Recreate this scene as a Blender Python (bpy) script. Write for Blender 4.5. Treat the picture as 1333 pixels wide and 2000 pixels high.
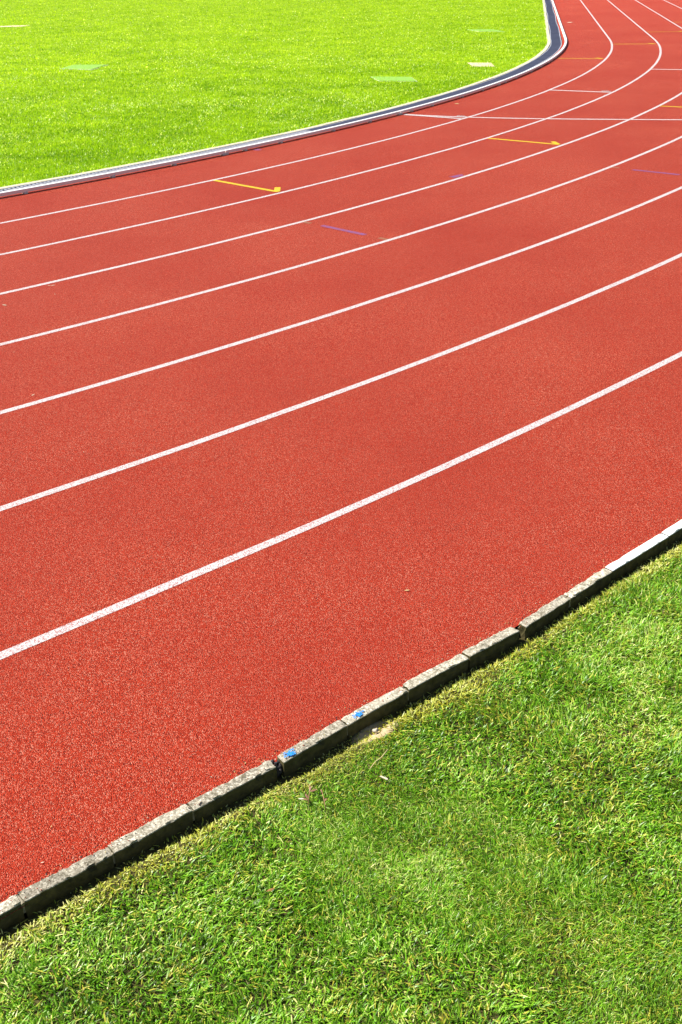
import bpy, math, random
import numpy as np
from mathutils import Matrix, Vector, noise as mnoise

# ------------------------------------------------------------------ clear
for o in list(bpy.data.objects):
    bpy.data.objects.remove(o)
scene = bpy.context.scene
COL = scene.collection
random.seed(7)
RNG = np.random.default_rng(11)

# ------------------------------------------------------------------ camera
CAM_H, PITCH, ROLL = 2.5377, 0.50612, -0.02503
cam_data = bpy.data.cameras.new("camera")
cam_data.sensor_fit = 'VERTICAL'
cam_data.sensor_height = 36.0
cam_data.sensor_width = 24.0
cam_data.lens = 35.995
cam_data.clip_start = 0.05
cam_data.clip_end = 2000
cam = bpy.data.objects.new("camera", cam_data)
COL.objects.link(cam)
cam.matrix_world = (Matrix.Translation((0, 0, CAM_H)) @
                    Matrix.Rotation(math.pi / 2 - PITCH, 4, 'X') @
                    Matrix.Rotation(ROLL, 4, 'Z'))
scene.camera = cam

# ------------------------------------------------------------------ sky + sun
SUN_AZ, SUN_EL = math.radians(-80), math.radians(48)   # azimuth clockwise from +Y
world = bpy.data.worlds.new("World")
scene.world = world
world.use_nodes = True
wn = world.node_tree
wn.nodes.clear()
sky = wn.nodes.new('ShaderNodeTexSky')
sky.sky_type = 'NISHITA'
sky.sun_disc = False
sky.sun_elevation = SUN_EL
sky.sun_rotation = SUN_AZ % (2 * math.pi)
bg = wn.nodes.new('ShaderNodeBackground')
bg.inputs['Strength'].default_value = 0.06
wo = wn.nodes.new('ShaderNodeOutputWorld')
wn.links.new(sky.outputs[0], bg.inputs[0])
wn.links.new(bg.outputs[0], wo.inputs[0])

sun_data = bpy.data.lights.new("sun", 'SUN')
sun_data.energy = 5.0
sun_data.angle = math.radians(0.53)
sun_data.color = (1.0, 0.955, 0.88)
sun = bpy.data.objects.new("sun", sun_data)
COL.objects.link(sun)
sv = Vector((math.sin(SUN_AZ) * math.cos(SUN_EL), math.cos(SUN_AZ) * math.cos(SUN_EL), math.sin(SUN_EL)))
sun.rotation_euler = sv.to_track_quat('Z', 'Y').to_euler()
sun.location = (-12, 3, 15)

scene.view_settings.view_transform = 'Standard'
scene.view_settings.look = 'None'
scene.view_settings.gamma = 1.0
scene.view_settings.use_curve_mapping = False
scene.view_settings.exposure = 0.95

# ------------------------------------------------------------------ track geometry
# straight -> bend (radius R0) -> straight; s runs along the inner kerb, d is the offset outwards
CX, CY, R0 = -28.3479, 38.5591, 35.7153
A0, A1 = -0.89588, -0.17625
S1 = R0 * (A1 - A0)
LANE = 1.22


def PP(s, d):
    """track coordinates -> ground x, y (numpy)"""
    s = np.asarray(s, float)
    d = np.asarray(d, float)
    s, d = np.broadcast_arrays(s, d)
    sc = np.clip(s, 0, S1)
    a = A0 + sc / R0
    ca, sa = np.cos(a), np.sin(a)
    ex = s - sc
    return np.stack([CX + (R0 + d) * ca - ex * sa, CY + (R0 + d) * sa + ex * ca], -1)


def P(s, d, z=0.0):
    q = PP(s, d)
    return (float(q[0]), float(q[1]), z)


def ang(s):
    return A0 + min(max(s, 0), S1) / R0


def SD(xy):
    """ground x, y -> s, d (numpy)"""
    q = xy - np.array([CX, CY])
    n0 = np.array([math.cos(A0), math.sin(A0)]); t0 = np.array([-n0[1], n0[0]])
    n1 = np.array([math.cos(A1), math.sin(A1)]); t1 = np.array([-n1[1], n1[0]])
    s = R0 * (np.arctan2(q[:, 1], q[:, 0]) - A0)
    d = np.hypot(q[:, 0], q[:, 1]) - R0
    m = (q @ t0) < 0
    m2 = (q @ t1) > 0
    m = m & ~m2
    s = np.where(m, q @ t0, s); d = np.where(m, q @ n0 - R0, d)
    s = np.where(m2, S1 + q @ t1, s); d = np.where(m2, q @ n1 - R0, d)
    return s, d


def vnoise(xy, scale, seed):
    """smooth value noise 0..1 on numpy points"""
    r = np.random.default_rng(seed)
    tab = r.random((256, 256))
    p = xy * scale
    i = np.floor(p).astype(int)
    f = p - i
    f = f * f * (3 - 2 * f)
    a = tab[i[:, 0] & 255, i[:, 1] & 255]; b = tab[(i[:, 0] + 1) & 255, i[:, 1] & 255]
    c = tab[i[:, 0] & 255, (i[:, 1] + 1) & 255]; e = tab[(i[:, 0] + 1) & 255, (i[:, 1] + 1) & 255]
    return (a * (1 - f[:, 0]) + b * f[:, 0]) * (1 - f[:, 1]) + (c * (1 - f[:, 0]) + e * f[:, 0]) * f[:, 1]


# ------------------------------------------------------------------ material helpers
class NT:
    def __init__(self, name):
        self.m = bpy.data.materials.new(name)
        self.m.use_nodes = True
        self.t = self.m.node_tree
        self.t.nodes.clear()
        self.out = self.t.nodes.new('ShaderNodeOutputMaterial')

    def n(self, typ, **kw):
        nd = self.t.nodes.new(typ)
        for k, v in kw.items():
            if k.startswith('i_'):
                key = k[2:].replace('_', ' ')
                nd.inputs[key].default_value = v
            else:
                setattr(nd, k, v)
        return nd

    def l(self, a, b):
        self.t.links.new(a, b)

    def ramp(self, src, stops, interp='LINEAR'):
        r = self.t.nodes.new('ShaderNodeValToRGB')
        r.color_ramp.interpolation = interp
        while len(r.color_ramp.elements) < len(stops):
            r.color_ramp.elements.new(0.5)
        for e, (p, c) in zip(r.color_ramp.elements, stops):
            e.position = p
            e.color = (*c, 1) if len(c) == 3 else c
        self.l(src, r.inputs[0])
        return r.outputs[0]

    def mix(self, f, a, b, blend='MIX'):
        m = self.t.nodes.new('ShaderNodeMix')
        m.data_type = 'RGBA'
        m.blend_type = blend
        for sock, v in ((m.inputs[0], f), (m.inputs[6], a), (m.inputs[7], b)):
            if isinstance(v, (int, float)):
                sock.default_value = v
            elif isinstance(v, tuple):
                sock.default_value = (*v, 1) if len(v) == 3 else v
            else:
                self.l(v, sock)
        return m.outputs[2]

    def math(self, op, a, b=0.0):
        m = self.t.nodes.new('ShaderNodeMath')
        m.operation = op
        for sock, v in ((m.inputs[0], a), (m.inputs[1], b)):
            if isinstance(v, (int, float)):
                sock.default_value = v
            else:
                self.l(v, sock)
        return m.outputs[0]

    def pos(self):
        return self.n('ShaderNodeNewGeometry').outputs['Position']

    def noise(self, vec, scale, detail=3.0, rough=0.55):
        n = self.n('ShaderNodeTexNoise', i_Scale=scale, i_Detail=detail, i_Roughness=rough)
        self.l(vec, n.inputs['Vector'])
        return n.outputs['Fac']

    def bsdf(self, color, rough=0.7, spec=0.3, metallic=0.0, normal=None):
        b = self.n('ShaderNodeBsdfPrincipled')
        if isinstance(color, tuple):
            b.inputs['Base Color'].default_value = (*color, 1)
        else:
            self.l(color, b.inputs['Base Color'])
        if isinstance(rough, (int, float)):
            b.inputs['Roughness'].default_value = rough
        else:
            self.l(rough, b.inputs['Roughness'])
        b.inputs['Specular IOR Level'].default_value = spec
        b.inputs['Metallic'].default_value = metallic
        if normal is not None:
            self.l(normal, b.inputs['Normal'])
        return b

    def finish(self, shader):
        self.l(shader.outputs[0], self.out.inputs['Surface'])
        return self.m

    def bump(self, h, strength, dist, normal=None):
        b = self.n('ShaderNodeBump', i_Strength=strength, i_Distance=dist)
        self.l(h, b.inputs['Height'])
        if normal is not None:
            self.l(normal, b.inputs['Normal'])
        return b.outputs[0]


GRAIN = 250.0


def granules(t):
    """rubber granule pattern shared by the track and the paint lying on it"""
    pos = t.pos()
    v = t.n('ShaderNodeTexVoronoi', i_Scale=GRAIN)
    v.voronoi_dimensions = '2D'
    t.l(pos, v.inputs['Vector'])
    sep = t.n('ShaderNodeSeparateColor')
    t.l(v.outputs['Color'], sep.inputs[0])
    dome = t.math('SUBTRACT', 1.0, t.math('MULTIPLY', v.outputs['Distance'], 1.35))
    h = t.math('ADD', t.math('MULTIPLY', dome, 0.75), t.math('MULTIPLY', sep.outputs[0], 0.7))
    return pos, sep, dome, h


def mat_track():
    t = NT("red_rubber_granules")
    pos, sep, dome, h = granules(t)
    base = t.ramp(sep.outputs[1], [(0.0, (0.09, 0.010, 0.007)), (0.18, (0.43, 0.034, 0.012)),
                                   (0.66, (0.565, 0.052, 0.018)), (1.0, (0.78, 0.29, 0.19))])
    # long stains, traffic wear, slightly paler dusty patches
    hue = t.noise(pos, 0.30, 3.0, 0.5)
    st = t.noise(pos, 0.55, 4.0, 0.6)
    st2 = t.noise(pos, 3.1, 3.0, 0.6)
    base = t.mix(t.ramp(hue, [(0.40, (0, 0, 0)), (0.62, (0.45,) * 3)]), base, (0.45, 0.054, 0.030))
    c = t.mix(t.ramp(st, [(0.35, (0, 0, 0)), (0.70, (0.55,) * 3)]), base, (0.40, 0.032, 0.016))
    sc = t.noise(pos, 14.0, 5.0, 0.75)
    c = t.mix(t.ramp(sc, [(0.66, (0, 0, 0)), (0.80, (0.35,) * 3)]), c, (0.56, 0.20, 0.15))
    c = t.mix(t.ramp(st2, [(0.48, (0, 0, 0)), (0.85, (0.26,) * 3)]), c, (0.55, 0.070, 0.036))
    crevice_shade = t.ramp(dome, [(0.12, (0.85,) * 3), (0.35, (0, 0, 0))])  # shade in the crevices between granules, painted into the colour
    c = t.mix(crevice_shade, c, (0.09, 0.012, 0.008))
    nrm = t.bump(h, 1.0, 0.0042)
    rough = t.ramp(sep.outputs[2], [(0, (0.48,) * 3), (1, (0.8,) * 3)])
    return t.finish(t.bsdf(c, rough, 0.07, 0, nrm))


def mat_paint(name, col, col2, wear=0.05, big=0.0):
    """paint rolled over the granules; worn through in the pits"""
    t = NT(name)
    pos, sep, dome, h = granules(t)
    c = t.mix(t.noise(pos, 30, 3), col, col2)
    pits = t.ramp(t.math('ADD', sep.outputs[1], t.math('MULTIPLY', t.noise(pos, 9, 3), 0.25)),
                  [(max(0.0, 1.02 - wear * 1.6), (0, 0, 0)), (min(1.0, 1.08 - wear), (0.85,) * 3)])
    c = t.mix(pits, c, (0.30, 0.07, 0.06))
    if big > 0:
        w = t.ramp(t.noise(pos, 22, 4, 0.7), [(0.5 - big * 0.3, (0, 0, 0)), (0.62, (big,) * 3)])
        c = t.mix(w, c, (0.36, 0.05, 0.032))
    nrm = t.bump(h, 0.7, 0.0035)
    return t.finish(t.bsdf(c, 0.6, 0.3, 0, nrm))


def mat_concrete(name, paint=None):
    t = NT(name)
    tc = t.n('ShaderNodeNewGeometry').outputs['Position']
    n1 = t.noise(tc, 48, 6, 0.7)
    n2 = t.noise(tc, 9, 4, 0.6)
    v = t.n('ShaderNodeTexVoronoi', i_Scale=210.0)
    t.l(tc, v.inputs['Vector'])
    sep = t.n('ShaderNodeSeparateColor')
    t.l(v.outputs['Color'], sep.inputs[0])
    c = t.ramp(sep.outputs[0], [(0, (0.16, 0.145, 0.115)), (0.40, (0.33, 0.30, 0.245)),
                                (0.80, (0.50, 0.47, 0.39)), (1, (0.66, 0.63, 0.55))])
    c = t.mix(t.ramp(n1, [(0.44, (0.0,) * 3), (0.62, (0.9,) * 3)]), c, (0.12, 0.105, 0.07))
    c = t.mix(t.ramp(n2, [(0.45, (0.0,) * 3), (0.75, (0.6,) * 3)]), c, (0.40, 0.37, 0.30))
    oi = t.n('ShaderNodeObjectInfo')
    c = t.mix(1.0, c, t.ramp(oi.outputs['Random'], [(0, (0.82, 0.80, 0.75)), (1, (1.40, 1.39, 1.33))]), 'MULTIPLY')
    rough = 0.9
    if paint:
        chip = t.ramp(t.noise(tc, 34, 5, 0.7), [(0.64, (0, 0, 0)), (0.70, (0.8,) * 3)])
        c = t.mix(chip, paint, c)
        rough = 0.6
    hgt = t.math('ADD', t.math('MULTIPLY', n1, 0.7), t.math('MULTIPLY', sep.outputs[1], 0.30))
    nrm = t.bump(hgt, 0.35 if paint else 0.9, 0.004)
    return t.finish(t.bsdf(c, rough, 0.25, 0, nrm))


def mat_simple(name, c1, c2, scale=20.0, rough=0.7, spec=0.3, metallic=0.0, bump=0.0, bdist=0.003):
    t = NT(name)
    pos = t.pos()
    n1 = t.noise(pos, scale, 5, 0.62)
    c = t.mix(t.ramp(n1, [(0.32, (0, 0, 0)), (0.68, (1, 1, 1))]), c1, c2)
    nrm = t.bump(n1, bump, bdist) if bump else None
    return t.finish(t.bsdf(c, rough, spec, metallic, nrm))


def mat_soil():
    """dark humus with patches of dry sand where the turf is worn off"""
    t = NT("lawn_soil")
    pos = t.pos()
    n1 = t.noise(pos, 35, 5, 0.62)
    c = t.mix(t.ramp(n1, [(0.32, (0, 0, 0)), (0.68, (1, 1, 1))]), (0.035, 0.030, 0.012), (0.085, 0.075, 0.025))
    a = t.n('ShaderNodeAttribute', attribute_name='sand')
    n2 = t.noise(pos, 70, 4, 0.7)
    k = t.math('MULTIPLY', a.outputs['Fac'], t.math('ADD', n2, 0.45))
    c = t.mix(t.ramp(k, [(0.30, (0, 0, 0)), (0.60, (1, 1, 1))]), c, (0.46, 0.36, 0.21))
    return t.finish(t.bsdf(c, 0.95, 0.1, 0, t.bump(n1, 0.9, 0.01)))


def mat_grass(name, greens, straw, trans=0.42, rough=0.42, spec=0.5, tscale=1.35):
    """leaf blades: reflect and let light through; per-blade 'tint' and 'dry' values"""
    t = NT(name)
    at = t.n('ShaderNodeAttribute', attribute_name='tint')
    dr = t.n('ShaderNodeAttribute', attribute_name='dry')
    g = t.ramp(at.outputs['Fac'], greens)
    s = t.ramp(at.outputs['Fac'], straw)
    c = t.mix(dr.outputs['Fac'], g, s)
    b = t.bsdf(c, rough, spec)
    tr = t.n('ShaderNodeBsdfTranslucent')
    gain = t.mix(1.0, c, (tscale, tscale, tscale * 0.35), 'MULTIPLY')
    t.l(gain, tr.inputs[0])
    mx = t.n('ShaderNodeMixShader', i_Fac=trans)
    mx.inputs[0].default_value = trans
    t.l(b.outputs[0], mx.inputs[1])
    t.l(tr.outputs[0], mx.inputs[2])
    return t.finish(mx)


M = {}
M['track'] = mat_track()
M['white'] = mat_paint("white_line_paint", (0.60, 0.565, 0.555), (0.52, 0.48, 0.47), 0.16)
M['yellow'] = mat_paint("yellow_line_paint", (0.66, 0.47, 0.003), (0.58, 0.39, 0.003), 0.05)
M['blue'] = mat_paint("faded_blue_paint", (0.04, 0.05, 0.30), (0.10, 0.07, 0.26), 0.18, 0.65)
M['olive'] = mat_paint("faded_green_paint", (0.17, 0.15, 0.05), (0.24, 0.14, 0.05), 0.2, 0.7)
M['concrete'] = mat_concrete("weathered_concrete")
M['concrete_white'] = mat_concrete("white_painted_concrete", (0.78, 0.78, 0.76))
M['moss_shade'] = mat_simple("mossy_shaded_side", (0.040, 0.036, 0.014), (0.10, 0.085, 0.038), 30, 0.95, 0.1, 0, 0.9, 0.004)  # olive moss, darkened further so the colour carries the side's shade
M['mortar'] = mat_simple("old_mortar", (0.30, 0.27, 0.20), (0.14, 0.12, 0.08), 60, 0.95, 0.2, 0, 0.8)
M['spray'] = mat_simple("blue_spray_paint", (0.02, 0.19, 0.62), (0.04, 0.28, 0.72), 80, 0.55, 0.3, 0, 0.5)
M['soil'] = mat_soil()
M['turf'] = mat_simple("infield_turf", (0.16, 0.27, 0.001), (0.25, 0.36, 0.002), 6, 0.9, 0.15, 0, 0.6, 0.02)
M['far_ground'] = mat_simple("far_ground", (0.07, 0.11, 0.012), (0.11, 0.13, 0.03), 0.6, 0.95, 0.1)
M['rail'] = mat_simple("white_coated_rail", (0.80, 0.79, 0.78), (0.70, 0.69, 0.68), 14, 0.45, 0.4, 0.0, 0.05)
M['rail_bounce'] = mat_simple("bounce_tinted_rail_side", (0.90, 0.78, 0.70), (0.84, 0.70, 0.62), 9, 0.6, 0.3)  # pinkish lift painted in for light bounced off the red track
M['foot'] = mat_simple("grey_rail_foot", (0.70, 0.66, 0.60), (0.58, 0.54, 0.50), 60, 0.6, 0.4)
M['steel'] = mat_simple("galvanised_grate", (0.50, 0.51, 0.55), (0.36, 0.37, 0.42), 30, 0.5, 0.4, 0.3)
M['wall'] = mat_simple("dark_gutter_wall", (0.07, 0.07, 0.08), (0.04, 0.04, 0.05), 20, 0.9, 0.2)  # dark wall colour, so the grate slots read dark
M['steel_dark'] = mat_simple("blue_black_grate", (0.040, 0.046, 0.085), (0.065, 0.07, 0.115), 24, 0.6, 0.35)
M['gutter'] = mat_simple("drain_channel_inside", (0.05, 0.05, 0.055), (0.03, 0.03, 0.035), 12, 0.9, 0.2)
M['cream'] = mat_simple("cream_concrete_edge", (0.62, 0.56, 0.42), (0.48, 0.42, 0.28), 18, 0.9, 0.2, 0, 0.6)
M['lid'] = mat_simple("green_plastic_lid", (0.19, 0.39, 0.035), (0.24, 0.43, 0.06), 9, 0.6, 0.35)
M['sand'] = mat_simple("pale_sand", (0.68, 0.55, 0.38), (0.54, 0.42, 0.28), 30, 0.95, 0.1, 0, 0.6)
M['black_rubber'] = mat_simple("black_rubber_crumb", (0.018, 0.016, 0.018), (0.035, 0.03, 0.032), 90, 0.6, 0.4, 0, 0.8)
M['stone'] = mat_simple("pale_stone", (0.55, 0.48, 0.37), (0.40, 0.33, 0.24), 60, 0.85, 0.2, 0, 0.6)
M['straw'] = mat_simple("dry_straw", (0.50, 0.43, 0.20), (0.40, 0.32, 0.13), 60, 0.7, 0.3)
M['bleached_or_glint'] = mat_simple("bleached_leaf", (0.60, 0.53, 0.40), (0.50, 0.40, 0.27), 60, 0.7, 0.3)
M['brown_leaf'] = mat_simple("brown_leaf", (0.22, 0.09, 0.03), (0.30, 0.15, 0.05), 60, 0.7, 0.3)
M['green_leaf'] = mat_simple("weed_green_leaf", (0.12, 0.24, 0.03), (0.20, 0.30, 0.06), 50, 0.45, 0.5)
M['red_leaf'] = mat_simple("weed_red_leaf", (0.17, 0.075, 0.045), (0.27, 0.13, 0.08), 50, 0.5, 0.5)
M['stem'] = mat_simple("weed_stem", (0.34, 0.16, 0.08), (0.42, 0.24, 0.12), 60, 0.6, 0.4)
GREENS = [(0.0, (0.03, 0.09, 0.002)), (0.30, (0.080, 0.255, 0.004)), (0.62, (0.150, 0.42, 0.006)),
          (0.88, (0.31, 0.56, 0.03)), (1.0, (0.54, 0.66, 0.20))]
STRAW = [(0.0, (0.34, 0.29, 0.02)), (0.5, (0.60, 0.56, 0.07)), (1.0, (0.80, 0.74, 0.32))]
M['blade'] = mat_grass("lawn_blade", GREENS, STRAW, 0.27, 0.40, 0.45)
FGREENS = [(0.0, (0.10, 0.24, 0.001)), (0.4, (0.245, 0.42, 0.001)), (0.85, (0.37, 0.55, 0.001)), (1.0, (0.55, 0.68, 0.04))]
FGLINT = [(0.0, (0.52, 0.60, 0.04)), (0.6, (0.68, 0.76, 0.22)), (1.0, (0.84, 0.87, 0.58))]  # pale colours for the blades painted as glints
M['fblade'] = mat_grass("infield_blade", FGREENS, FGLINT, 0.48, 0.45, 0.20, 1.5)


# ------------------------------------------------------------------ object helpers
def mesh_obj(name, verts, faces, mat, parent=None, smooth=False):
    me = bpy.data.meshes.new(name)
    me.from_pydata([tuple(v) for v in verts], [], [tuple(f) for f in faces])
    if isinstance(mat, (list, tuple)):
        for m in mat:
            me.materials.append(m)
    else:
        me.materials.append(mat)
    if smooth:
        me.polygons.foreach_set('use_smooth', [True] * len(me.polygons))
    me.update()
    o = bpy.data.objects.new(name, me)
    COL.objects.link(o)
    if parent:
        o.parent = parent
    return o


def copy_obj(src, parent=None, name=None):
    c = src.copy()
    COL.objects.link(c)
    if parent is not None:
        c.parent = parent
    return c


def empty(name, loc=(0, 0, 0), rz=0.0):
    e = bpy.data.objects.new(name, None)
    e.empty_display_size = 0.2
    e.location = loc
    e.rotation_euler = (0, 0, rz)
    COL.objects.link(e)
    return e


def tag(o, label=None, cat=None, group=None, kind=None):
    if label: o['label'] = label
    if cat: o['category'] = cat
    if group: o['group'] = group
    if kind: o['kind'] = kind
    return o


def strip(name, ss, d0, d1, z, mat, parent=None, nd=1):
    """sheet following the track between offsets d0..d1"""
    ss = np.asarray(ss)
    d0 = np.broadcast_to(d0, ss.shape); d1 = np.broadcast_to(d1, ss.shape)
    rows = []
    for j in range(nd + 1):
        q = PP(ss, d0 + (d1 - d0) * j / nd)
        rows.append(q)
    n = len(ss)
    verts = [(x, y, z) for r in rows for x, y in r]
    faces = []
    for j in range(nd):
        for i in range(n - 1):
            faces.append((j * n + i, (j + 1) * n + i, (j + 1) * n + i + 1, j * n + i + 1))
    return mesh_obj(name, verts, faces, mat, parent)


def box_data(x0, x1, y0, y1, z0, z1):
    v = [(x, y, z) for z in (z0, z1) for y in (y0, y1) for x in (x0, x1)]
    f = [(0, 2, 3, 1), (4, 5, 7, 6), (0, 1, 5, 4), (2, 6, 7, 3), (0, 4, 6, 2), (1, 3, 7, 5)]
    return v, f


def merge(parts):
    V, F = [], []
    for v, f in parts:
        k = len(V)
        V += v
        F += [tuple(i + k for i in q) for q in f]
    return V, F


def quad_mark(name, pts, z, mat, parent):
    """polygon painted on the track; pts given as (s, d)"""
    v = [P(s, d, z) for s, d in pts]
    # keep the face looking up
    a = sum(v[i][0] * v[(i + 1) % len(v)][1] - v[(i + 1) % len(v)][0] * v[i][1] for i in range(len(v)))
    f = list(range(len(v)))
    if a < 0:
        f.reverse()
    return mesh_obj(name, v, [f], mat, parent)


# ------------------------------------------------------------------ setting
G = 600.0
ground = mesh_obj('ground', [(-G, -G, -0.14), (G, -G, -0.14), (G, G, -0.14), (-G, G, -0.14)], [(0, 1, 2, 3)], M['far_ground'])
tag(ground, kind='structure')

S_ALL = np.concatenate([np.linspace(-30, 0, 31)[:-1], np.linspace(0, S1, 160)[:-1], np.linspace(S1, 160, 60)])
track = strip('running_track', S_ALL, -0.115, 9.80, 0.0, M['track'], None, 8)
tag(track, kind='structure')

# infield: everything inside the drainage channel
inner = PP(S_ALL, -0.535)
fv = [(x, y, -0.008) for x, y in inner] + [(-160, 190, -0.008), (-190, -30, -0.008)]
infield = mesh_obj('infield', fv, [tuple(range(len(fv)))], M['turf'])
tag(infield, kind='structure')

KW = 0.047
KS = [-1.445, -1.09, -.92, -.487, -.42, .08, .39, .62, 1.14, 1.63]
KD = [9.752, 9.761, 9.765, 9.778, 9.783, 9.778, 9.789, 9.800, 9.782, 9.780]
# lower lawn: soil bed on the near side of the outer kerb
LAWN_Z = -0.029
ls = np.concatenate([np.linspace(-30, -3, 12)[:-1], np.linspace(-3, 4, 281)[:-1], np.linspace(4, 60, 40)])
ld = np.concatenate([np.linspace(9.80, 9.98, 29)[:-1], np.linspace(9.98, 12.2, 49)[:-1], np.linspace(12.2, 40, 12)])
gs, gd = np.meshgrid(ls, ld)
gx = PP(gs.ravel(), gd.ravel())
def lawn_relief(xy):
    s, d = SD(xy)
    k = d - (np.interp(s, KS, KD) + KW)
    t = np.clip((k - 0.02 - 0.022 * vnoise(np.column_stack([s * 9, s * 0]), 1.0, 51)) / 0.035, 0, 1)
    return (vnoise(xy, 3.0, 5) - 0.5) * 0.016 + (vnoise(xy, 11.0, 6) - 0.5) * 0.010 - 0.018 * (1 - t * t * (3 - 2 * t))


bumpz = lawn_relief(gx)
gv = np.column_stack([gx, LAWN_Z + bumpz])
nn = len(ls)
gf = [(j * nn + i, (j + 1) * nn + i, (j + 1) * nn + i + 1, j * nn + i + 1) for j in range(len(ld) - 1) for i in range(nn - 1)]
lawn = mesh_obj('lawn', gv, gf, M['soil'])
sa = lawn.data.attributes.new('sand', 'FLOAT', 'POINT')
sa.data.foreach_set('value', np.clip(np.exp(-((((gx[:, 0] - 0.11) * 0.8 + (gx[:, 1] - 2.945) * 0.6) / 0.095) ** 2
                    + (((gx[:, 1] - 2.945) * 0.8 - (gx[:, 0] - 0.11) * 0.6) / 0.042) ** 2)) * 1.4, 0, 1).astype(np.float32))
tag(lawn, kind='structure')

# ------------------------------------------------------------------ painted markings (parts of the track)
LINE_S = np.concatenate([np.linspace(-30, 0, 121)[:-1], np.linspace(0, S1, 330)[:-1], np.linspace(S1, 160, 120)])
for k in range(1, 8):
    wob = (vnoise(np.column_stack([LINE_S * 1.7, np.full_like(LINE_S, k * 7.3)]), 1.0, 20 + k) - 0.5) * 0.008
    strip('lane_line', LINE_S, k * LANE - 0.026 + wob, k * LANE + 0.026 + wob * 0.6, 0.0012, M['white'], track)


def cross(name, s, d0, d1, w, mat, z=0.0018, label=None):
    n = 7
    dd = np.linspace(d0, d1, n)
    v = []
    for d in dd:
        v.append(P(s - w / 2, d, z)); v.append(P(s + w / 2, d, z))
    f = [(2 * i, 2 * i + 2, 2 * i + 3, 2 * i + 1) for i in range(n - 1)]
    o = mesh_obj(name, v, f, mat, track)
    if label: o['label'] = label
    return o


# curved white start line that sweeps over all lanes
cl = np.array([(1.20, 18.41), (1.25, 18.39), (2.62, 17.75), (4.2, 17.34), (5.53, 17.05), (7.4, 16.72), (9.3, 16.48)])
tt = np.linspace(0, 1, 40)
u = np.concatenate([[0], np.cumsum(np.hypot(*np.diff(cl, axis=0).T))]); u /= u[-1]
kx = np.polyfit(u, cl[:, 0], 4); ky = np.polyfit(u, cl[:, 1], 4)
cpx = np.column_stack([np.polyval(kx, tt), np.polyval(ky, tt)])
tg = np.gradient(cpx, axis=0); tg /= np.linalg.norm(tg, axis=1)[:, None]
nr = np.column_stack([-tg[:, 1], tg[:, 0]])
v = [(*(p_ + n_ * 0.038 * sg), 0.0020) for p_, n_ in zip(cpx, nr) for sg in (-1, 1)]
f = [(2 * i, 2 * i + 2, 2 * i + 3, 2 * i + 1) for i in range(len(tt) - 1)]
o = mesh_obj('start_line', v, f, M['white'], track)
o['label'] = "curved white start line sweeping across the lanes"
cross('start_line', 10.59, 0.12, 1.19, 0.075, M['white'], 0.0028)
cross('start_line', 14.42, 1.245, 2.42, 0.085, M['white'])
cross('start_line', 18.23, 2.465, 3.64, 0.085, M['white'])


def lettering(txt, s, d0, d1, height):
    """small painted text, reads outwards, tops towards larger s"""
    cu = bpy.data.curves.new('txt', 'FONT')
    cu.body = txt
    cu.size = 1.0
    cu.resolution_u = 2
    tmp = bpy.data.objects.new('txt', cu)
    COL.objects.link(tmp)
    dg = bpy.context.evaluated_depsgraph_get()
    me = bpy.data.meshes.new_from_object(tmp.evaluated_get(dg))
    bpy.data.objects.remove(tmp)
    co = np.array([v.co[:] for v in me.vertices])
    co[:, 0] -= co[:, 0].min(); w = co[:, 0].max()
    hh = co[:, 1].max()
    q = PP(s + co[:, 1] / hh * height, d0 + co[:, 0] / w * (d1 - d0))
    # d runs left to right and s upwards in the photograph, which is a right-handed pair
    for i, v in enumerate(me.vertices):
        v.co = (q[i, 0], q[i, 1], 0.0022)
    me.materials.clear()
    me.materials.append(M['white'])
    me.name = 'lettering'
    o = bpy.data.objects.new('lettering', me)
    COL.objects.link(o)
    o.parent = track
    return o


lettering("800m", 10.74, 0.98, 1.17, 0.16)
lettering("3000m", 14.48, 2.19, 2.38, 0.15)


def arrow_mark(s, d0, d1):
    """yellow cross line ending in a half arrow head"""
    o = cross('exchange_mark', s, d0, d1 - 0.03, 0.06, M['yellow'])
    v = [(s - 0.028, d1 - 0.085), (s - 0.028, d1 - 0.01), (s + 0.03, d1 - 0.005), (s + 0.185, d1 - 0.165), (s + 0.145, d1 - 0.225), (s + 0.02, d1 - 0.10)]
    h = quad_mark('arrow_head', v, 0.0026, M['yellow'], o)
    return o


for s_, lane in ((4.97, 1), (9.167, 2), (13.03, 3), (20.29, 0), (24.1, 1), (28.1, 2), (32.2, 3)):
    arrow_mark(s_, lane * LANE + (0.03 if lane else 0.09), lane * LANE + 1.17)
for s_, a, b in ((4.172, 3.95, 4.56), (8.10, 5.19, 5.80)):
    cross('blue_dash', s_, a, b, 0.055, M['blue'])
for s_, a, b in ((4.165, 3.685, 3.79), (4.168, 4.745, 4.856), (8.12, 4.905, 5.005), (8.12, 5.985, 6.08)):
    cross('green_dab', s_, a, b, 0.05, M['olive'])
quad_mark('blue_triangle', [(6.70, 3.50), (6.90, 3.55), (6.83, 3.625), (6.68, 3.60)], 0.0016, M['blue'], track)
quad_mark('blue_patch', [(6.74, 0.085), (6.84, 0.095), (6.83, 0.20), (6.73, 0.19)], 0.0016, M['blue'], track)

# ------------------------------------------------------------------ outer concrete kerb
def kd(s):
    return float(np.interp(s, KS, KD))


kerb = empty('edging_kerb', P(0, 9.80, -0.1))
tag(kerb, "row of weathered concrete edging blocks between the red track and the near lawn", "kerb")
KM = Matrix.Translation(Vector(P(0, 9.80, -0.1))).inverted()
KW = 0.047


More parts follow.
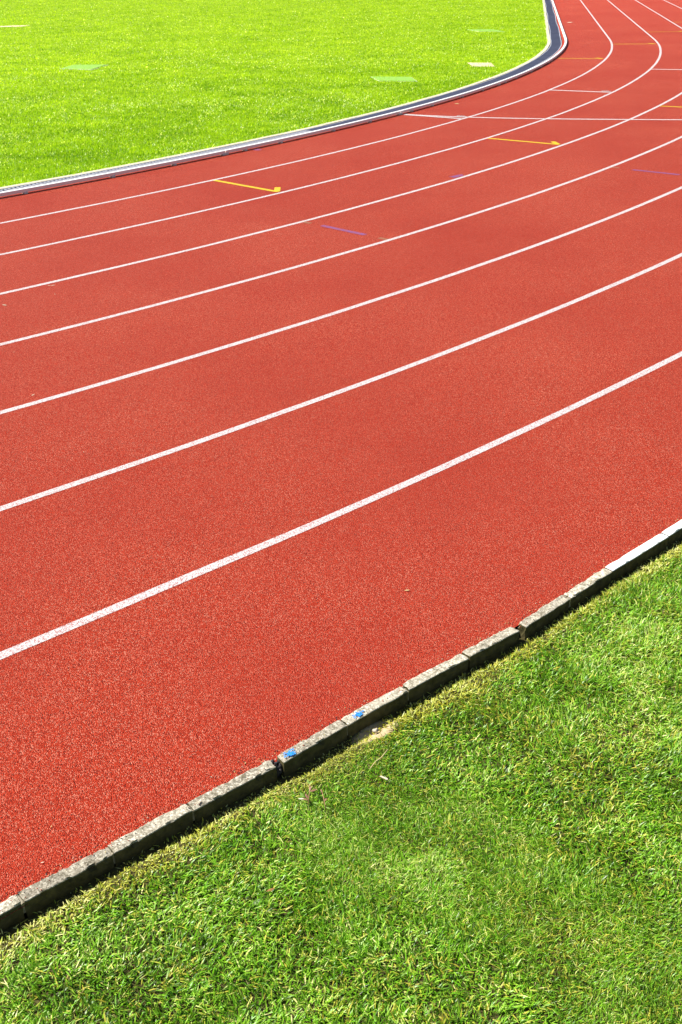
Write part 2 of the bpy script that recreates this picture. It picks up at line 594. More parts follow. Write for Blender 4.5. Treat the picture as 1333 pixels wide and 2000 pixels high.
def kerb_block(s0, s1, seed, mat, top=0.020, tilt=0.0, rough=1.0, label=None):
    """one rough cast block: rounded box, chipped arrises, slightly wavy sides"""
    rnd = random.Random(seed)
    L = s1 - s0
    n = max(14, int(L / 0.011))
    d_mid0 = kd(s0 + 0.01) + rnd.uniform(-0.0025, 0.0025)
    d_mid1 = kd(s1 - 0.01) + rnd.uniform(-0.0025, 0.0025)
    # cross-section ring (x over the width 0..1, z): bottom outer, up, over the top, down
    prof = [(0.0, -0.10), (0.0, -0.03), (0.0, -0.004), (0.03, -0.0008), (0.14, 0.0), (0.38, 0.0), (0.62, 0.0), (0.85, 0.0),
            (0.97, -0.0008), (1.0, -0.004), (1.0, -0.022), (1.0, -0.045), (1.0, -0.10)]
    V, F = [], []
    m = len(prof)
    off = Vector((seed * 3.1, seed * 1.7, 0))
    for i in range(n + 1):
        t = i / n
        s = s0 + L * t
        e = min(i, n - i)
        endr = 0.0018 if e == 0 else 0.0
        dm = d_mid0 + (d_mid1 - d_mid0) * t
        for x, z in prof:
            q = off + Vector((s * 38, x * 2.2, z * 36))
            nx = mnoise.noise(q) * 0.0020 * rough + mnoise.noise(q * 0.35) * 0.0016 * rough
            nz = mnoise.noise(q + Vector((9, 3, 1))) * 0.0018 * rough + mnoise.noise(q * 0.3 + Vector((2, 8, 0))) * 0.0012 * rough
            chip = 0.0
            if z > -0.01 and (x < 0.1 or x > 0.9):
                c = mnoise.noise(q * 0.8 + Vector((30, 7, 2)))
                chip = max(0.0, c - 0.20) * 0.026 * rough
            xx = x * KW
            side = -1 if x < 0.5 else 1
            xx += nx if z < 0 else nx * 0.6
            xx -= side * (chip + endr * (0.8 if z > -0.01 else 0.3))
            zz = top + tilt * (t - 0.5) + z + (nz if z > -0.03 else 0) - chip * 0.8 - (endr if z > -0.02 else 0)
            jit = mnoise.noise(q * 1.3 + Vector((5, 5, 5))) * 0.003 * rough if e == 0 else 0
            V.append(Vector(P(s + jit, dm + xx, zz)))
    for i in range(n):
        for j in range(m - 1):
            a = i * m + j
            F.append((a, a + 1, a + m + 1, a + m))
    F.append(tuple(range(m - 1, -1, -1)))
    F.append(tuple(n * m + j for j in range(m)))
    V = [KM @ v for v in V]
    o = mesh_obj('kerb_block', V, F, [mat, M['moss_shade']], kerb)
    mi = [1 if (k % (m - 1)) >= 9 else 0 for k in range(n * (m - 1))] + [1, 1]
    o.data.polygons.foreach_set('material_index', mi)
    if label: o['label'] = label
    return o


blocks = [(-2.90, -2.605), (-2.60, -2.305), (-2.30, -2.005), (-2.0, -1.703), (-1.695, -1.395), (-1.386, -1.093), (-1.085, -0.798), (-0.790, -0.459),
          (-0.427, -0.137), (-0.129, 0.133), (0.139, 0.387), (0.395, 0.616), (0.648, 0.889), (0.897, 1.136)]
rg = {12: 1.5, 13: 1.1, 9: 1.2, 8: 1.1}
kb = []
for i, (a, b) in enumerate(blocks):
    kb.append(kerb_block(a, b, i + 3, M['concrete'], 0.020 + random.uniform(-0.003, 0.003), random.uniform(-0.004, 0.004), rg.get(i, 1.1)))
for i, (a, b) in enumerate([(1.140, 1.492), (1.498, 1.80), (1.806, 2.11), (2.116, 2.42), (2.426, 2.73), (2.736, 3.04), (3.046, 3.35)]):
    o = kerb_block(a, b, i + 40, M['concrete_white'], 0.021, 0.0, 0.45)
    if i == 0: o['label'] = "white painted block at the right end of the bare row"

# old mortar lumps in the joints that are still filled
for i, s_ in enumerate((-1.390, -1.089, -0.794, -0.133, 0.136, 0.893)):
    rnd = random.Random(i)
    V, F = [], []
    d_ = kd(s_)
    for q in range(7):
        x = d_ + 0.003 + q * (KW - 0.006) / 6
        zt = 0.015 + rnd.uniform(-0.004, 0.0025)
        w = rnd.uniform(0.005, 0.010)
        V += [KM @ Vector(P(s_ - w, x, -0.03)), KM @ Vector(P(s_ - w * 0.7, x, zt - 0.003)), KM @ Vector(P(s_, x, zt)),
              KM @ Vector(P(s_ + w * 0.7, x, zt - 0.003)), KM @ Vector(P(s_ + w, x, -0.03))]
    for q in range(6):
        for j in range(4):
            a = q * 5 + j
            F.append((a, a + 1, a + 6, a + 5))
    F.append((0, 1, 2, 3, 4)); F.append((34, 33, 32, 31, 30))
    mesh_obj('mortar_joint', V, F, M['mortar'], kerb, True)


def spray(block, s, d, r, seed, mat='spray', label="bright blue sprayed blotch"):
    """sprayed blotch: a ragged core and many small flecks, thin sheets lying on the block"""
    rnd = random.Random(seed)
    V, F = [], []
    for q in range(60):
        if q < 16:
            a, rr, k = rnd.uniform(0, 6.28), r * rnd.uniform(0, 0.45), r * rnd.uniform(0.20, 0.38)
        else:
            a, rr, k = rnd.uniform(0, 6.28), r * rnd.uniform(0.3, 1.1), r * rnd.uniform(0.07, 0.18)
        cs, cd = s + math.cos(a) * rr * 1.3, d + math.sin(a) * rr * 0.75
        n, b = 6, len(V)
        for i in range(n):
            t = 2 * math.pi * i / n
            dd = min(cd + math.sin(t) * k * rnd.uniform(.5, 1.1), kd(s) + KW - 0.002)
            V.append(KM @ Vector(P(cs + math.cos(t) * k * rnd.uniform(.7, 1.5), dd, 0.0245 + q * 0.00003)))
        F.append(tuple(range(b, b + n)) if True else None)
    o = mesh_obj('paint_blotch', V, F, M[mat], block)
    o['label'] = label


spray(kb[8], -0.386, kd(-0.386) + 0.030, 0.022, 3)
spray(kb[9], -0.066, kd(-0.066) + 0.030, 0.020, 5)
spray(kb[7], -0.762, kd(-0.762) + 0.032, 0.009, 8, 'stone', "small white lime spot")


def lump(center, r, seed, sub=(7, 5), amp=0.35):
    rnd = random.Random(seed)
    off = Vector((rnd.uniform(0, 50), rnd.uniform(0, 50), 0))
    nu, nv = sub
    V = []
    for j in range(nv + 1):
        th = math.pi * j / nv
        for i in range(nu):
            ph = 2 * math.pi * i / nu
            v = Vector((math.sin(th) * math.cos(ph), math.sin(th) * math.sin(ph), math.cos(th)))
            k = 1 + amp * mnoise.noise(v * 1.4 + off)
            V.append((center[0] + v.x * r[0] * k, center[1] + v.y * r[1] * k, center[2] + v.z * r[2] * k))
    F = []
    for j in range(nv):
        for i in range(nu):
            a = j * nu + i; b = j * nu + (i + 1) % nu
            F.append((a, a + nu, b + nu, b))
    return V, F


# black crumb plug in the open gap, pale stone on the bare soil
parts = []
for i in range(46):
    c = P(-0.443 + random.uniform(-0.016, 0.016), 9.785 + random.uniform(-0.006, 0.036), 0)
    r = random.uniform(0.004, 0.007)
    parts.append(lump((c[0], c[1], random.uniform(-0.026, 0.002)), (r, r, r), i, (6, 4)))
c = P(-0.443, 9.80, 0)
parts.append(lump((c[0], c[1], -0.028), (0.026, 0.024, 0.024), 99, (10, 6)))
V, F = merge(parts)
tag(mesh_obj('rubber_plug', V, F, M['black_rubber']), "lump of black rubber crumb filling the gap between two kerb blocks", "rubber")
V, F = lump((0.108, 2.940, -0.026), (0.012, 0.009, 0.007), 4, (10, 7), 0.9)
tag(mesh_obj('stone', V, F, M['stone'], None, True), "pale stone on the bare sandy spot beside the kerb", "stone")

# ------------------------------------------------------------------ drainage channel
drain = empty('drainage_channel', P(6, -0.28, 0))
tag(drain, "slotted drainage channel with pale edge running round the bright green infield", "drain")
DM = Matrix.Translation(Vector(P(6, -0.28, 0))).inverted()
SD_ = np.concatenate([np.linspace(-10, 0, 21)[:-1], np.linspace(0, S1, 120)[:-1], np.linspace(S1, 110, 60)])
g = strip('gutter', SD_, -0.44, -0.11, -0.075, M['gutter'], drain)
for w0, w1 in ((-0.44, -0.425), (-0.125, -0.110)):
    V = []
    for s_ in SD_:
        V += [P(s_, w0, -0.09), P(s_, w0, -0.012), P(s_, w1, -0.012), P(s_, w1, -0.09)]
    F = []
    for i in range(len(SD_) - 1):
        for j in range(3):
            a = i * 4 + j
            F.append((a, a + 4, a + 5, a + 1))
    mesh_obj('gutter_wall', V, F, M['wall'], drain)
for o in drain.children:
    o.data.transform(DM)


def grate_mesh(name, mats, bar_w, pitch, thick):
    Lg = 0.496
    parts, mi = [], []
    for x0, x1 in ((-0.150, -0.130), (0.130, 0.150)):
        parts.append(box_data(x0, x1, -Lg / 2, Lg / 2, -0.022, 0.004)); mi += [0] * 6
    n = int(round(Lg / pitch))
    for i in range(n):
        y = -Lg / 2 + (i + 0.5) * Lg / n
        parts.append(box_data(-0.130, 0.130, y - bar_w / 2, y + bar_w / 2, -thick, 0.001)); mi += [1] * 6
    parts.append(box_data(-0.006, 0.006, -Lg / 2, Lg / 2, -0.02, -0.003)); mi += [1] * 6
    V, F = merge(parts)
    me = bpy.data.meshes.new(name)
    me.from_pydata(V, [], F)
    for m_ in mats: me.materials.append(m_)
    me.polygons.foreach_set('material_index', mi)
    me.update()
    return me


gm_light = grate_mesh('grate', [M['steel'], M['steel']], 0.018, 0.0552, 0.02)
gm_dark = grate_mesh('grate', [M['steel'], M['steel_dark']], 0.032, 0.050, 0.02)
s_ = -4.0
rr = random.Random(5)
while s_ < 75:
    sm = s_ + 0.25
    o = bpy.data.objects.new('grate', gm_light if sm < 8.6 else gm_dark)
    COL.objects.link(o)
    o.parent = drain
    off = -0.277 + 0.012 * math.sin(sm * 0.9) + rr.uniform(-0.004, 0.004)
    o.location = DM @ Vector(P(sm, off, rr.uniform(-0.003, 0.002)))
    o.rotation_euler = (rr.uniform(-.006, .006), rr.uniform(-.008, .008), ang(sm) + rr.uniform(-.006, .006))
    s_ += 0.5
em = bpy.data.meshes.new('edging_stone')
V, F = box_data(-0.048, 0.048, -0.497, 0.497, -0.08, 0.0)
b_ = 0.006
V = [(x * (0.9 if z > -0.01 else 1), y, z) for x, y, z in V]
em.from_pydata(V, [], F); em.materials.append(M['cream']); em.update()
s_ = -5.0
while s_ < 76:
    sm = s_ + 0.5
    o = bpy.data.objects.new('edging_stone', em)
    COL.objects.link(o)
    o.parent = drain
    o.location = DM @ Vector(P(sm, -0.488 + rr.uniform(-.005, .005), 0.006 + rr.uniform(-.002, .002)))
    o.rotation_euler = (0, 0, ang(sm) + rr.uniform(-.004, .004))
    s_ += 1.0

# ------------------------------------------------------------------ aluminium kerb rail
rail = empty('kerb_rail', P(6.24, 0.03, 0))
tag(rail, "low white aluminium kerb rail on small feet along the inner edge of the track", "rail")
RM = Matrix.Translation(Vector(P(6.24, 0.03, 0))).inverted()


def ro(s):
    return float(np.interp(s, [2, 13, 20, 26, 48], [0.050, 0.060, 0.035, 0.010, -0.06]))


# profile relative to the outer face (x) and height (z): hollow tube with rounded shoulders
prof = [(0.0, 0.020), (0.0, 0.055), (-0.002, 0.0585), (-0.006, 0.0605), (-0.030, 0.0615), (-0.054, 0.0605), (-0.058, 0.0585), (-0.060, 0.055), (-0.060, 0.020)]
js = [6.24 + 4.32 * k for k in range(-3, 17)]
for a, b in zip(js[:-1], js[1:]):
    n = 18
    m = len(prof)
    V, F = [], []
    for i in range(n + 1):
        s_ = a + 0.006 + (b - a - 0.012) * i / n
        for x, z in prof:
            V.append(RM @ Vector(P(s_, ro(s_) + x, z)))
    for i in range(n):
        for j in range(m):
            k1, k2 = i * m + j, i * m + (j + 1) % m
            F.append((k1, k2, k2 + m, k1 + m))
    F.append(tuple(range(m - 1, -1, -1))); F.append(tuple(n * m + j for j in range(m)))
    o = mesh_obj('rail_section', V, F, [M['rail'], M['rail_bounce']], rail)
    o.data.polygons.foreach_set('material_index', [1 if (k % m) in (0, m - 1, m - 2) else 0 for k in range(n * m)] + [1, 1])
V, F = box_data(-0.060, 0.006, -0.022, 0.022, 0.0005, 0.024)
fm = bpy.data.meshes.new('foot'); fm.from_pydata(V, [], F); fm.materials.append(M['foot']); fm.update()
V, F = box_data(-0.062, 0.005, -0.055, 0.055, 0.0005, 0.026)
jm = bpy.data.meshes.new('joint_plate'); jm.from_pydata(V, [], F); jm.materials.append(M['foot']); jm.update()
for a in js[:-1]:
    for nm, me, k in (('joint_plate', jm, 0), ('foot', fm, 0.40), ('foot', fm, 1.15), ('foot', fm, 2.40), ('foot', fm, 3.40)):
        s_ = a + k
        o = bpy.data.objects.new(nm, me)
        COL.objects.link(o)
        o.parent = rail
        o.location = RM @ Vector(P(s_, ro(s_), 0))
        o.rotation_euler = (0, 0, ang(s_))

# ------------------------------------------------------------------ lids and spots in the infield
def quad_lid(name, pts, z0, z1, mat, label, cat, group=None):
    c = (sum(p[0] for p in pts) / 4, sum(p[1] for p in pts) / 4)
    e = empty(name, (c[0], c[1], z0))
    loc = [(p[0] - c[0], p[1] - c[1]) for p in pts]
    def ring(k, z): return [(x * k, y * k, z) for x, y in loc]
    h = z1 - z0
    V = ring(1.0, 0) + ring(1.0, h - 0.006) + ring(0.985, h)
    F = [(8, 9, 10, 11)] + [(i + r, (i + 1) % 4 + r, (i + 1) % 4 + r + 4, i + r + 4) for r in (0, 4) for i in range(4)]
    mesh_obj('lid', V, F, mat, e)
    tag(e, label, cat, group)
    # two lifting holes and a rim
    V2 = ring(1.05, -0.002) + ring(1.05, h - 0.012) + ring(1.001, h - 0.012)
    mesh_obj('rim', V2, [(i + r, (i + 1) % 4 + r, (i + 1) % 4 + r + 4, i + r + 4) for r in (0, 4) for i in range(4)], M['foot'], e)
    return e


def ccw(pts):
    a = sum(pts[i][0] * pts[(i + 1) % 4][1] - pts[(i + 1) % 4][0] * pts[i][1] for i in range(4))
    return pts if a > 0 else pts[::-1]


LIDS = [ccw([(0.90, 24.05), (1.03, 23.30), (1.80, 23.05), (1.74, 23.80)]),
        ccw([(-6.65, 27.55), (-6.50, 28.35), (-5.62, 28.20), (-5.80, 27.10)]),
        ccw([(4.55, 36.95), (4.80, 36.10), (5.55, 35.75), (5.35, 36.70)])]
quad_lid('drain_lid', LIDS[0], -0.01, 0.012, M['lid'], "flat green lid in the grass nearest the drain bend", "lid", "green lids in the infield")
quad_lid('drain_lid', LIDS[1], -0.01, 0.012, M['lid'], "pale green lid alone in the left half of the infield", "lid", "green lids in the infield")
quad_lid('drain_lid', LIDS[2], -0.01, 0.012, M['lid'], "thin green lid farthest up the infield near the drain", "lid", "green lids in the infield")
PIT = ccw([(3.28, 26.60), (3.83, 26.40), (3.80, 25.60), (3.30, 25.75)])
pe = quad_lid('valve_box', PIT, -0.010, 0.000, M['sand'], "sandy cream valve box sunk in the infield grass by the bend", "box")
BARE = [((-12.6, 44.8), 0.85, 0.42), ((-9.8, 46.2), 0.30, 0.18), ((-9.8, 60.6), 0.7, 0.4), ((-6.1, 42.5), 0.2, 0.15), ((-6.0, 27.9), 0.0, 0.0)]
for (bx, by), rx, ry in BARE[:1]:
    n = 22
    V = [(bx, by, 0.006)] + [(bx + math.cos(2 * math.pi * i / n) * rx * random.uniform(.75, 1.1), by + math.sin(2 * math.pi * i / n) * ry * random.uniform(.75, 1.1), -0.004) for i in range(n)]
    o = mesh_obj('bare_ground', V, [(0, 1 + i, 1 + (i + 1) % n) for i in range(n)], M['sand'], infield)


# ------------------------------------------------------------------ grass
def blades(name, base, az, lean0, lean1, length, width, tint, dry, mat, twist=None, simple=False):
    """many bent leaf blades in one mesh (numpy)"""
    N = len(base)
    ca, sa = np.cos(az), np.sin(az)
    d0 = np.column_stack([np.sin(lean0) * ca, np.sin(lean0) * sa, np.cos(lean0)])
    d1 = np.column_stack([np.sin(lean1) * ca, np.sin(lean1) * sa, np.cos(lean1)])
    tw = az + math.pi / 2 + (twist if twist is not None else 0)
    side = np.column_stack([np.cos(tw), np.sin(tw), np.zeros(N)])
    mid = base + d0 * (length * 0.5)[:, None]
    tip = mid + d1 * (length * 0.5)[:, None]
    w = (width * 0.5)[:, None]
    if simple:      # far turf: one pointed face each
        V = np.stack([base - side * w, base + side * w, base + (d0 + d1) * (length * 0.5)[:, None]], 1)
        nv, loops, starts, nf = 3, np.arange(N * 3), np.arange(N) * 3, N
        return link_blades(name, V, nv, loops, starts, nf, tint, dry, mat)
    V = np.empty((N, 5, 3))
    V[:, 0] = base - side * w * 0.7; V[:, 1] = base + side * w * 0.7
    V[:, 2] = mid - side * w; V[:, 3] = mid + side * w
    V[:, 4] = tip
    k = np.arange(N)[:, None] * 5
    loops = np.concatenate([k + np.array([[0, 1, 3, 2]]), k + np.array([[2, 3, 4]])], 1).ravel()
    starts = (np.arange(N)[:, None] * 7 + np.array([[0, 4]])).ravel()
    return link_blades(name, V, 5, loops, starts, N * 2, tint, dry, mat)


def link_blades(name, V, nv, loops, starts, nf, tint, dry, mat):
    me = bpy.data.meshes.new(name)
    me.vertices.add(V.shape[0] * nv)
    me.vertices.foreach_set('co', V.astype(np.float32).ravel())
    me.loops.add(len(loops))
    me.loops.foreach_set('vertex_index', loops.astype(np.int32))
    me.polygons.add(nf)
    me.polygons.foreach_set('loop_start', starts.astype(np.int32))
    for nm, arr in (('tint', tint), ('dry', dry)):
        a = me.attributes.new(nm, 'FLOAT', 'POINT')
        a.data.foreach_set('value', np.repeat(arr, nv).astype(np.float32))
    me.materials.append(mat)
    me.update(calc_edges=True)
    o = bpy.data.objects.new(name, me)
    COL.objects.link(o)
    return o


def lawn_z(xy):
    return LAWN_Z + lawn_relief(xy)


# near lawn: the ground around and a step beyond what the camera sees
NL = 2500000
xy = np.column_stack([RNG.uniform(-2.3, 3.1, NL), RNG.uniform(1.20, 5.5, NL)])
s_, d_ = SD(xy)
kk = d_ - (np.interp(s_, KS, KD) + KW)           # distance from the kerb's outer face
tf = np.abs(xy[:, 0]) < 0.333 * (xy[:, 1] * math.cos(PITCH) + 2.55 * math.sin(PITCH)) + 0.9
axd = np.abs((xy[:, 0] + 0.05) * 0.728 + (xy[:, 1] - 2.75) * 0.685)      # the fine turf runs in a diagonal swath
coarse = vnoise(xy, 2.6, 31) * 0.30 + vnoise(xy, 7.0, 32) * 0.22 + np.clip((axd - 0.10) / 0.32, 0, 1) * 0.42
dryn = vnoise(xy, 3.5, 33) * 0.6 + vnoise(xy, 12.0, 34) * 0.4
edge = np.clip(1 - (kk - 0.02 - 0.07 * vnoise(np.column_stack([s_ * 3.1, s_ * 0 + 2]), 1.0, 53)) / 0.09, 0, 1)
soilspot = np.exp(-((((xy[:, 0] - 0.128) * 0.8 + (xy[:, 1] - 2.930) * 0.6) / 0.062) ** 2 + (((xy[:, 1] - 2.930) * 0.8 - (xy[:, 0] - 0.128) * 0.6) / 0.026) ** 2))
keep = (kk > 0.004) & tf & (RNG.random(NL) > np.clip(1.25 - (kk - 0.012 * vnoise(xy, 14.0, 52)) / 0.036, 0, 0.74)) & (RNG.random(NL) > soilspot * 1.3)
keep &= RNG.random(NL) < np.clip(0.95 - (coarse - 0.40) * 4.0, 0.26, 0.60)
xy = xy[keep]; kk = kk[keep]; coarse = coarse[keep]; dryn = dryn[keep]; edge = edge[keep]
N = len(xy)
cm = np.clip((coarse - 0.42) / 0.16, 0, 1)
is_c = RNG.random(N) < cm * 0.9 + 0.05
width = np.where(is_c, RNG.uniform(0.0028, 0.0052, N), RNG.uniform(0.0016, 0.0027, N))
length = np.where(is_c, RNG.uniform(0.018, 0.044, N), RNG.uniform(0.016, 0.036, N)) * (0.75 + 0.5 * vnoise(xy, 5.0, 35))
length *= 1 - 0.42 * edge
lean0 = np.abs(RNG.normal(0.45, 0.30, N)) + np.where(is_c, 0.10, 0)
lean1 = lean0 + np.abs(RNG.normal(0.55, 0.40, N))
az = RNG.uniform(0, 2 * math.pi, N)
az = np.where(RNG.random(N) < 0.35, vnoise(xy, 4.0, 36) * 9.0 + RNG.normal(0, 0.5, N), az)
tint = np.clip(RNG.normal(0.42, 0.26, N) + (vnoise(xy, 7.0, 37) - 0.5) * 0.40 + (vnoise(xy, 1.6, 38) - 0.5) * 0.25 + np.where(is_c, 0.05, 0.08), 0, 1)
pd = 0.05 + 0.28 * np.clip((dryn - 0.54) * 3.2, 0, 1) + 0.95 * edge ** 0.55
dry = np.where(RNG.random(N) < pd, RNG.uniform(0.45, 1.0, N), RNG.uniform(0, 0.18, N))
tint = np.where(dry > 0.4, np.clip(tint + 0.15 * edge, 0, 1), tint)
base = np.column_stack([xy, lawn_z(xy) - 0.003])
# thatch blades lie low
flat = RNG.random(N) < 0.16
lean0 = np.where(flat, RNG.uniform(1.1, 1.5, N), lean0); lean1 = np.where(flat, RNG.uniform(1.3, 1.7, N), lean1)
base[:, 2] += np.where(flat, RNG.uniform(0.003, 0.012, N), 0)
dry = np.where(flat & (RNG.random(N) < 0.45), RNG.uniform(0.6, 1, N), dry)
lg = blades('lawn_grass', base, az, lean0, lean1, length, width, tint, dry, M['blade'], RNG.normal(0, 0.5, N))
tag(lg, "patchy mown lawn grass on the near side of the concrete kerb", "grass", kind='stuff')
print("lawn blades", N)


def inside(xy, poly):
    m = np.ones(len(xy), bool)
    for i in range(4):
        a = np.array(poly[i]); b = np.array(poly[(i + 1) % 4])
        m &= ((b[0] - a[0]) * (xy[:, 1] - a[1]) - (b[1] - a[1]) * (xy[:, 0] - a[0])) > 0
    return m


# infield: density falls with distance, tufts grow a little wider
NF = 1500000
a_, b_ = 11.0 ** -0.5, 85.0 ** -0.5
r = (a_ - RNG.random(NF) * (a_ - b_)) ** -2.0
th = RNG.uniform(-0.60, 0.36, NF)
xy = np.column_stack([np.sin(th) * r, np.cos(th) * r])
s_, d_ = SD(xy)
keep = (d_ < -0.515) & (d_ > -34)
for q in LIDS + [PIT]:
    keep &= ~inside(xy, q) | (RNG.random(NF) < 0.42)
for (bx, by), rx, ry in BARE:
    if rx: keep &= (((xy[:, 0] - bx) / rx) ** 2 + ((xy[:, 1] - by) / ry) ** 2 > 1) | (RNG.random(NF) < 0.25)
xy = xy[keep]; r = r[keep]; d_ = d_[keep]
N = len(xy)
pale = vnoise(xy, 0.55, 41) * 0.5 + vnoise(xy, 1.9, 42) * 0.5
width = np.maximum(0.007, r * 0.00065) * RNG.uniform(0.6, 1.5, N)
length = RNG.uniform(0.022, 0.050, N) * (0.8 + 0.5 * vnoise(xy, 3.0, 43))
length *= np.where(d_ > -0.7, 1.15, 1.0)
lean0 = np.abs(RNG.normal(0.35, 0.3, N)); lean1 = lean0 + np.abs(RNG.normal(0.55, 0.4, N))
az = RNG.uniform(0, 2 * math.pi, N)
tint = np.clip(RNG.normal(0.48, 0.24, N) + (vnoise(xy, 1.2, 44) - 0.5) * 0.4 + (vnoise(xy, 4.5, 45) - 0.5) * 0.4 + np.clip((r - 24) / 40, -0.15, 0.12), 0, 1)  # last term darkens nearer turf, painting in shade between the blades
pw = 0.022 + 0.075 * np.clip((pale - 0.45) * 3.0, 0, 1)
bleached_or_glint = RNG.random(N) < pw * np.clip(22 / r, 0.3, 1.2)                      # pale wide blades that paint sun glints onto the turf
dry = np.where(bleached_or_glint, RNG.uniform(0.75, 1.0, N), RNG.uniform(0, 0.05, N))
tint = np.where(bleached_or_glint, RNG.uniform(0.6, 1.0, N), tint)
width = np.where(bleached_or_glint, width * 2.0, width)
length = np.where(bleached_or_glint, length * 1.15, length)
lean0 = np.where(bleached_or_glint, RNG.uniform(0.5, 1.1, N), lean0); lean1 = np.where(bleached_or_glint, lean0 + 0.4, lean1)
base = np.column_stack([xy, np.full(N, -0.012)])
ig = blades('infield_grass', base, az, lean0, lean1, length, width, tint, dry, M['fblade'], RNG.normal(0, 0.5, N), True)
tag(ig, "bright green sports turf filling the infield inside the drain", "grass", kind='stuff')
print("infield blades", N)


# ------------------------------------------------------------------ weed, straw, fallen leaves
def leaf_data(base, az, elev, L, W, curl=0.4):
    """pointed leaf with a folded midrib, five stations"""
    d = Vector((math.cos(az) * math.cos(elev), math.sin(az) * math.cos(elev), math.sin(elev)))
    sd = Vector((-math.sin(az), math.cos(az), 0))
    up = d.cross(sd) * -1
    V, F = [], []
    for t, w in ((0, 0.12), (0.28, 0.8), (0.55, 1.0), (0.8, 0.6), (1.0, 0.03)):
        c = Vector(base) + d * (L * t) - Vector((0, 0, 1)) * (curl * L * t * t * 0.5)
        V += [c - sd * (W * w / 2) + up * (W * w * 0.12), c, c + sd * (W * w / 2) + up * (W * w * 0.12)]
    for i in range(4):
        for j in range(2):
            a = i * 3 + j
            F.append((a, a + 1, a + 4, a + 3))
    return [tuple(v) for v in V], F


def tube(pts, r0, r1, n=6):
    V, F = [], []
    pts = [Vector(p) for p in pts]
    for i, p in enumerate(pts):
        d = (pts[min(i + 1, len(pts) - 1)] - pts[max(i - 1, 0)]).normalized()
        a = d.orthogonal().normalized(); b = d.cross(a)
        rr_ = r0 + (r1 - r0) * i / (len(pts) - 1)
        V += [tuple(p + (a * math.cos(2 * math.pi * k / n) + b * math.sin(2 * math.pi * k / n)) * rr_) for k in range(n)]
    for i in range(len(pts) - 1):
        for k in range(n):
            F.append((i * n + k, i * n + (k + 1) % n, (i + 1) * n + (k + 1) % n, (i + 1) * n + k))
    F.append(tuple(range(n - 1, -1, -1))); F.append(tuple((len(pts) - 1) * n + k for k in range(n)))
    return V, F


def weed(loc, stem_pts, leaves, label):
    e = empty('weed', loc)
    V, F = tube(stem_pts, 0.0016, 0.0010)
    mesh_obj('stem', V, F, M['stem'], e, True)
    for b, azd, el, L, W, mt in leaves:
        V, F = leaf_data(b, math.radians(azd), math.radians(el), L * 0.8, W * 0.75)
        mesh_obj('leaf', V, F, M[mt], e, True)
    tag(e, label, 'weed', 'low weeds by the kerb')


weed((-0.137, 2.555, -0.015), [(0, 0, -0.015), (0.002, 0.02, 0.012), (0.006, 0.045, 0.022), (0.004, 0.075, 0.028)],
     [((0.001, 0.018, 0.010), 165, 15, 0.030, 0.010, 'red_leaf'), ((0.001, 0.020, 0.012), 118, 30, 0.032, 0.010, 'red_leaf'),
      ((-0.012, 0.026, 0.014), 130, 25, 0.034, 0.014, 'green_leaf'), ((-0.012, 0.022, 0.012), 175, 10, 0.028, 0.009, 'bleached_or_glint'),
      ((0.006, 0.045, 0.022), 20, 12, 0.036, 0.011, 'red_leaf'), ((0.006, 0.046, 0.022), 75, 35, 0.028, 0.009, 'red_leaf'),
      ((0.004, 0.075, 0.028), 45, 20, 0.026, 0.008, 'green_leaf'), ((0.004, 0.075, 0.028), 110, 25, 0.028, 0.009, 'green_leaf'),
      ((0.018, 0.004, 0.012), -20, 12, 0.026, 0.010, 'green_leaf')],
     "larger weed with reddish leaves on a bare stem in front of the kerb gap")
weed((-0.078, 2.545, -0.015), [(0, 0, -0.01), (-0.004, 0.025, 0.012), (-0.010, 0.05, 0.020)],
     [((-0.003, 0.020, 0.010), 60, 20, 0.020, 0.007, 'red_leaf'), ((-0.010, 0.05, 0.020), 110, 20, 0.022, 0.007, 'red_leaf'),
      ((0.0, 0.0, 0.004), -30, 15, 0.026, 0.007, 'green_leaf')],
     "smaller weed with a thin brown stem right of the red leaved weed")

V, F = tube([(0.079, 2.708, 0.002), (0.100, 2.738, 0.008), (0.122, 2.760, 0.006), (0.146, 2.796, 0.009)], 0.0016, 0.0024)
tag(mesh_obj('straw_stalk', V, F, M['straw'], None, True), "long dry straw stalk lying on the lawn below the pale stone", "straw")
V, F = box_data(-0.016, 0.016, -0.003, 0.003, 0, 0.0025)
o = mesh_obj('wood_chip', [(x * (1 - 0.2 * (y > 0)), y, z + 0.02 * x) for x, y, z in V], F, M['bleached_or_glint'])
o.location = (0.126, 2.666, -0.002); o.rotation_euler = (0.1, 0.1, -0.52)
tag(o, "pale flat splinter of wood lying just below the dry straw stalk", "wood chip")
V, F = leaf_data((0, 0, 0), 0.5, 0.12, 0.030, 0.009)
o = mesh_obj('fallen_leaf', V, F, M['brown_leaf'], None, True)
o.location = (-0.258, 2.186, 0.002)
tag(o, "small brown leaf lying on the lawn in the lower middle", "leaf")

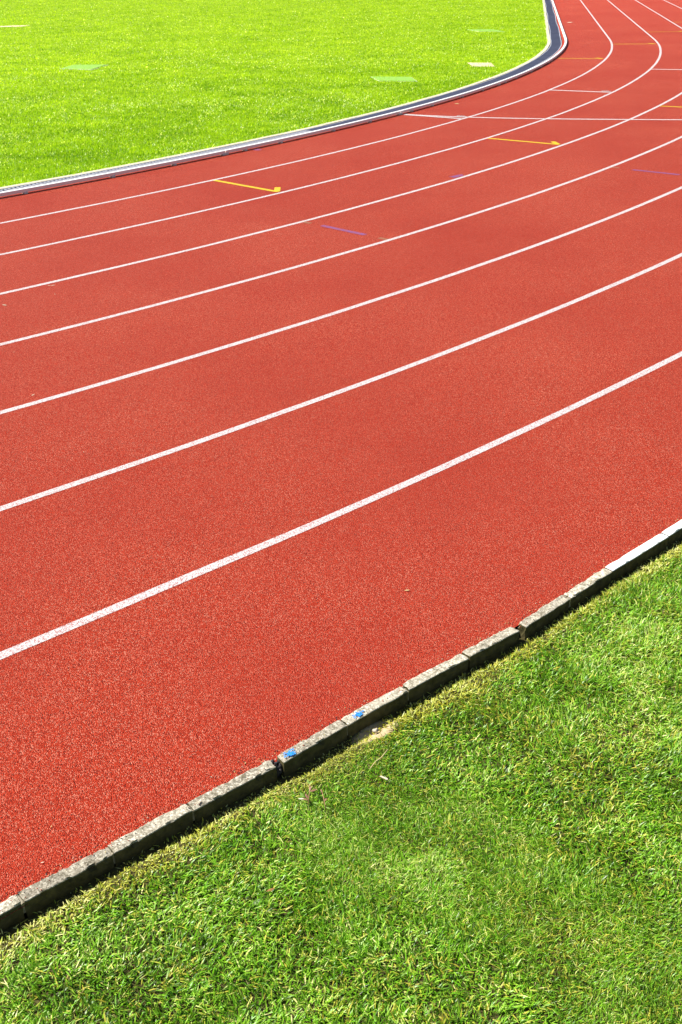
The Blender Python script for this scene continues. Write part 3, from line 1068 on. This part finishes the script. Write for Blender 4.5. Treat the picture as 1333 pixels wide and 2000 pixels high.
LITTER = [((-2.466, 8.747), 0.040, 0.6, "forked white scrap on the fourth lane near the left edge"),
          ((-2.370, 8.486), 0.022, 1.9, "tiny white scrap just below the forked white scrap"),
          ((-2.746, 8.236), 0.050, -0.5, "white stalk scrap on the track at the far left edge"),
          ((-2.352, 7.083), 0.018, 0.2, "tiny pale crumb on the fifth lane at the far left"),
          ((-2.003, 6.242), 0.030, 1.0, "curled beige leaf just above the fifth white line at the left"),
          ((-1.474, 5.357), 0.014, 2.2, "pale crumb on the sixth lane near the left edge"),
          ((0.274, 3.832), 0.026, 0.1, "pale straw scrap lying in the middle of the outermost lane"),
          ((2.208, 19.508), 0.090, 0.0, "ochre scrap on the innermost lane beyond the white start line"),
          ((8.228, 39.11), 0.22, 0.0, "pale streak of litter on the far stretch of the innermost lane"),
          ((-0.983, 2.318), 0.012, 0.4, "tiny white crumb beside the second kerb block from the left"),
          ((-0.986, 2.468), 0.010, 1.4, "tiny yellow green leaf crumb on the outermost lane at lower left"),
          ((-1.58, 7.233), 0.016, 0.3, "small pale crumb on the fifth lane left of centre"),
          ((-0.22, 7.476), 0.014, 1.3, "small pale crumb on the sixth lane near the centre")]
for i, ((x, y), L, a, lab) in enumerate(LITTER):
    parts = [leaf_data((0, 0, 0.001), a, 0.15, L, L * (0.28 if i not in (7, 8) else 0.5), 0.3)]
    if i == 0:
        parts.append(leaf_data((0, 0, 0.001), a + 2.2, 0.1, L * 0.8, L * 0.22, 0.2))
    V, F = merge(parts)
    o = mesh_obj('litter_scrap', V, F, M['bleached_or_glint' if i not in (6, 7, 10) else 'straw'], None, True)
    o.location = (x, y, 0.004)
    tag(o, lab, 'litter', 'scraps lying on the track')

# loose rubber crumbs, sand and clippings gathered along the outer kerb
parts, mi = [], []
gr_ = random.Random(21)
for i in range(1400):
    s_ = gr_.uniform(-2.2, 2.4)
    on_top = gr_.random() < 0.22
    dd = kd(s_) + (gr_.uniform(0.004, 0.04) if on_top else -abs(gr_.gauss(0.0, 0.028)) - 0.001)
    z_ = 0.0215 if on_top else 0.0015
    q = P(s_, dd, 0)
    a = gr_.uniform(0.0010, 0.0026)
    parts.append(lump((q[0], q[1], z_), (a, a * gr_.uniform(.6, 1.6), a * 0.8), i, (5, 3), 0.6))
    mi += [gr_.choice((0, 0, 1, 2, 3))] * 15
V, F = merge(parts)
o = mesh_obj('track_grit', V, F, [M['track'], M['stone'], M['straw'], M['black_rubber']])
o.data.polygons.foreach_set('material_index', mi)
tag(o, "loose rubber crumbs and grit gathered along the concrete kerb", "grit", kind='stuff')
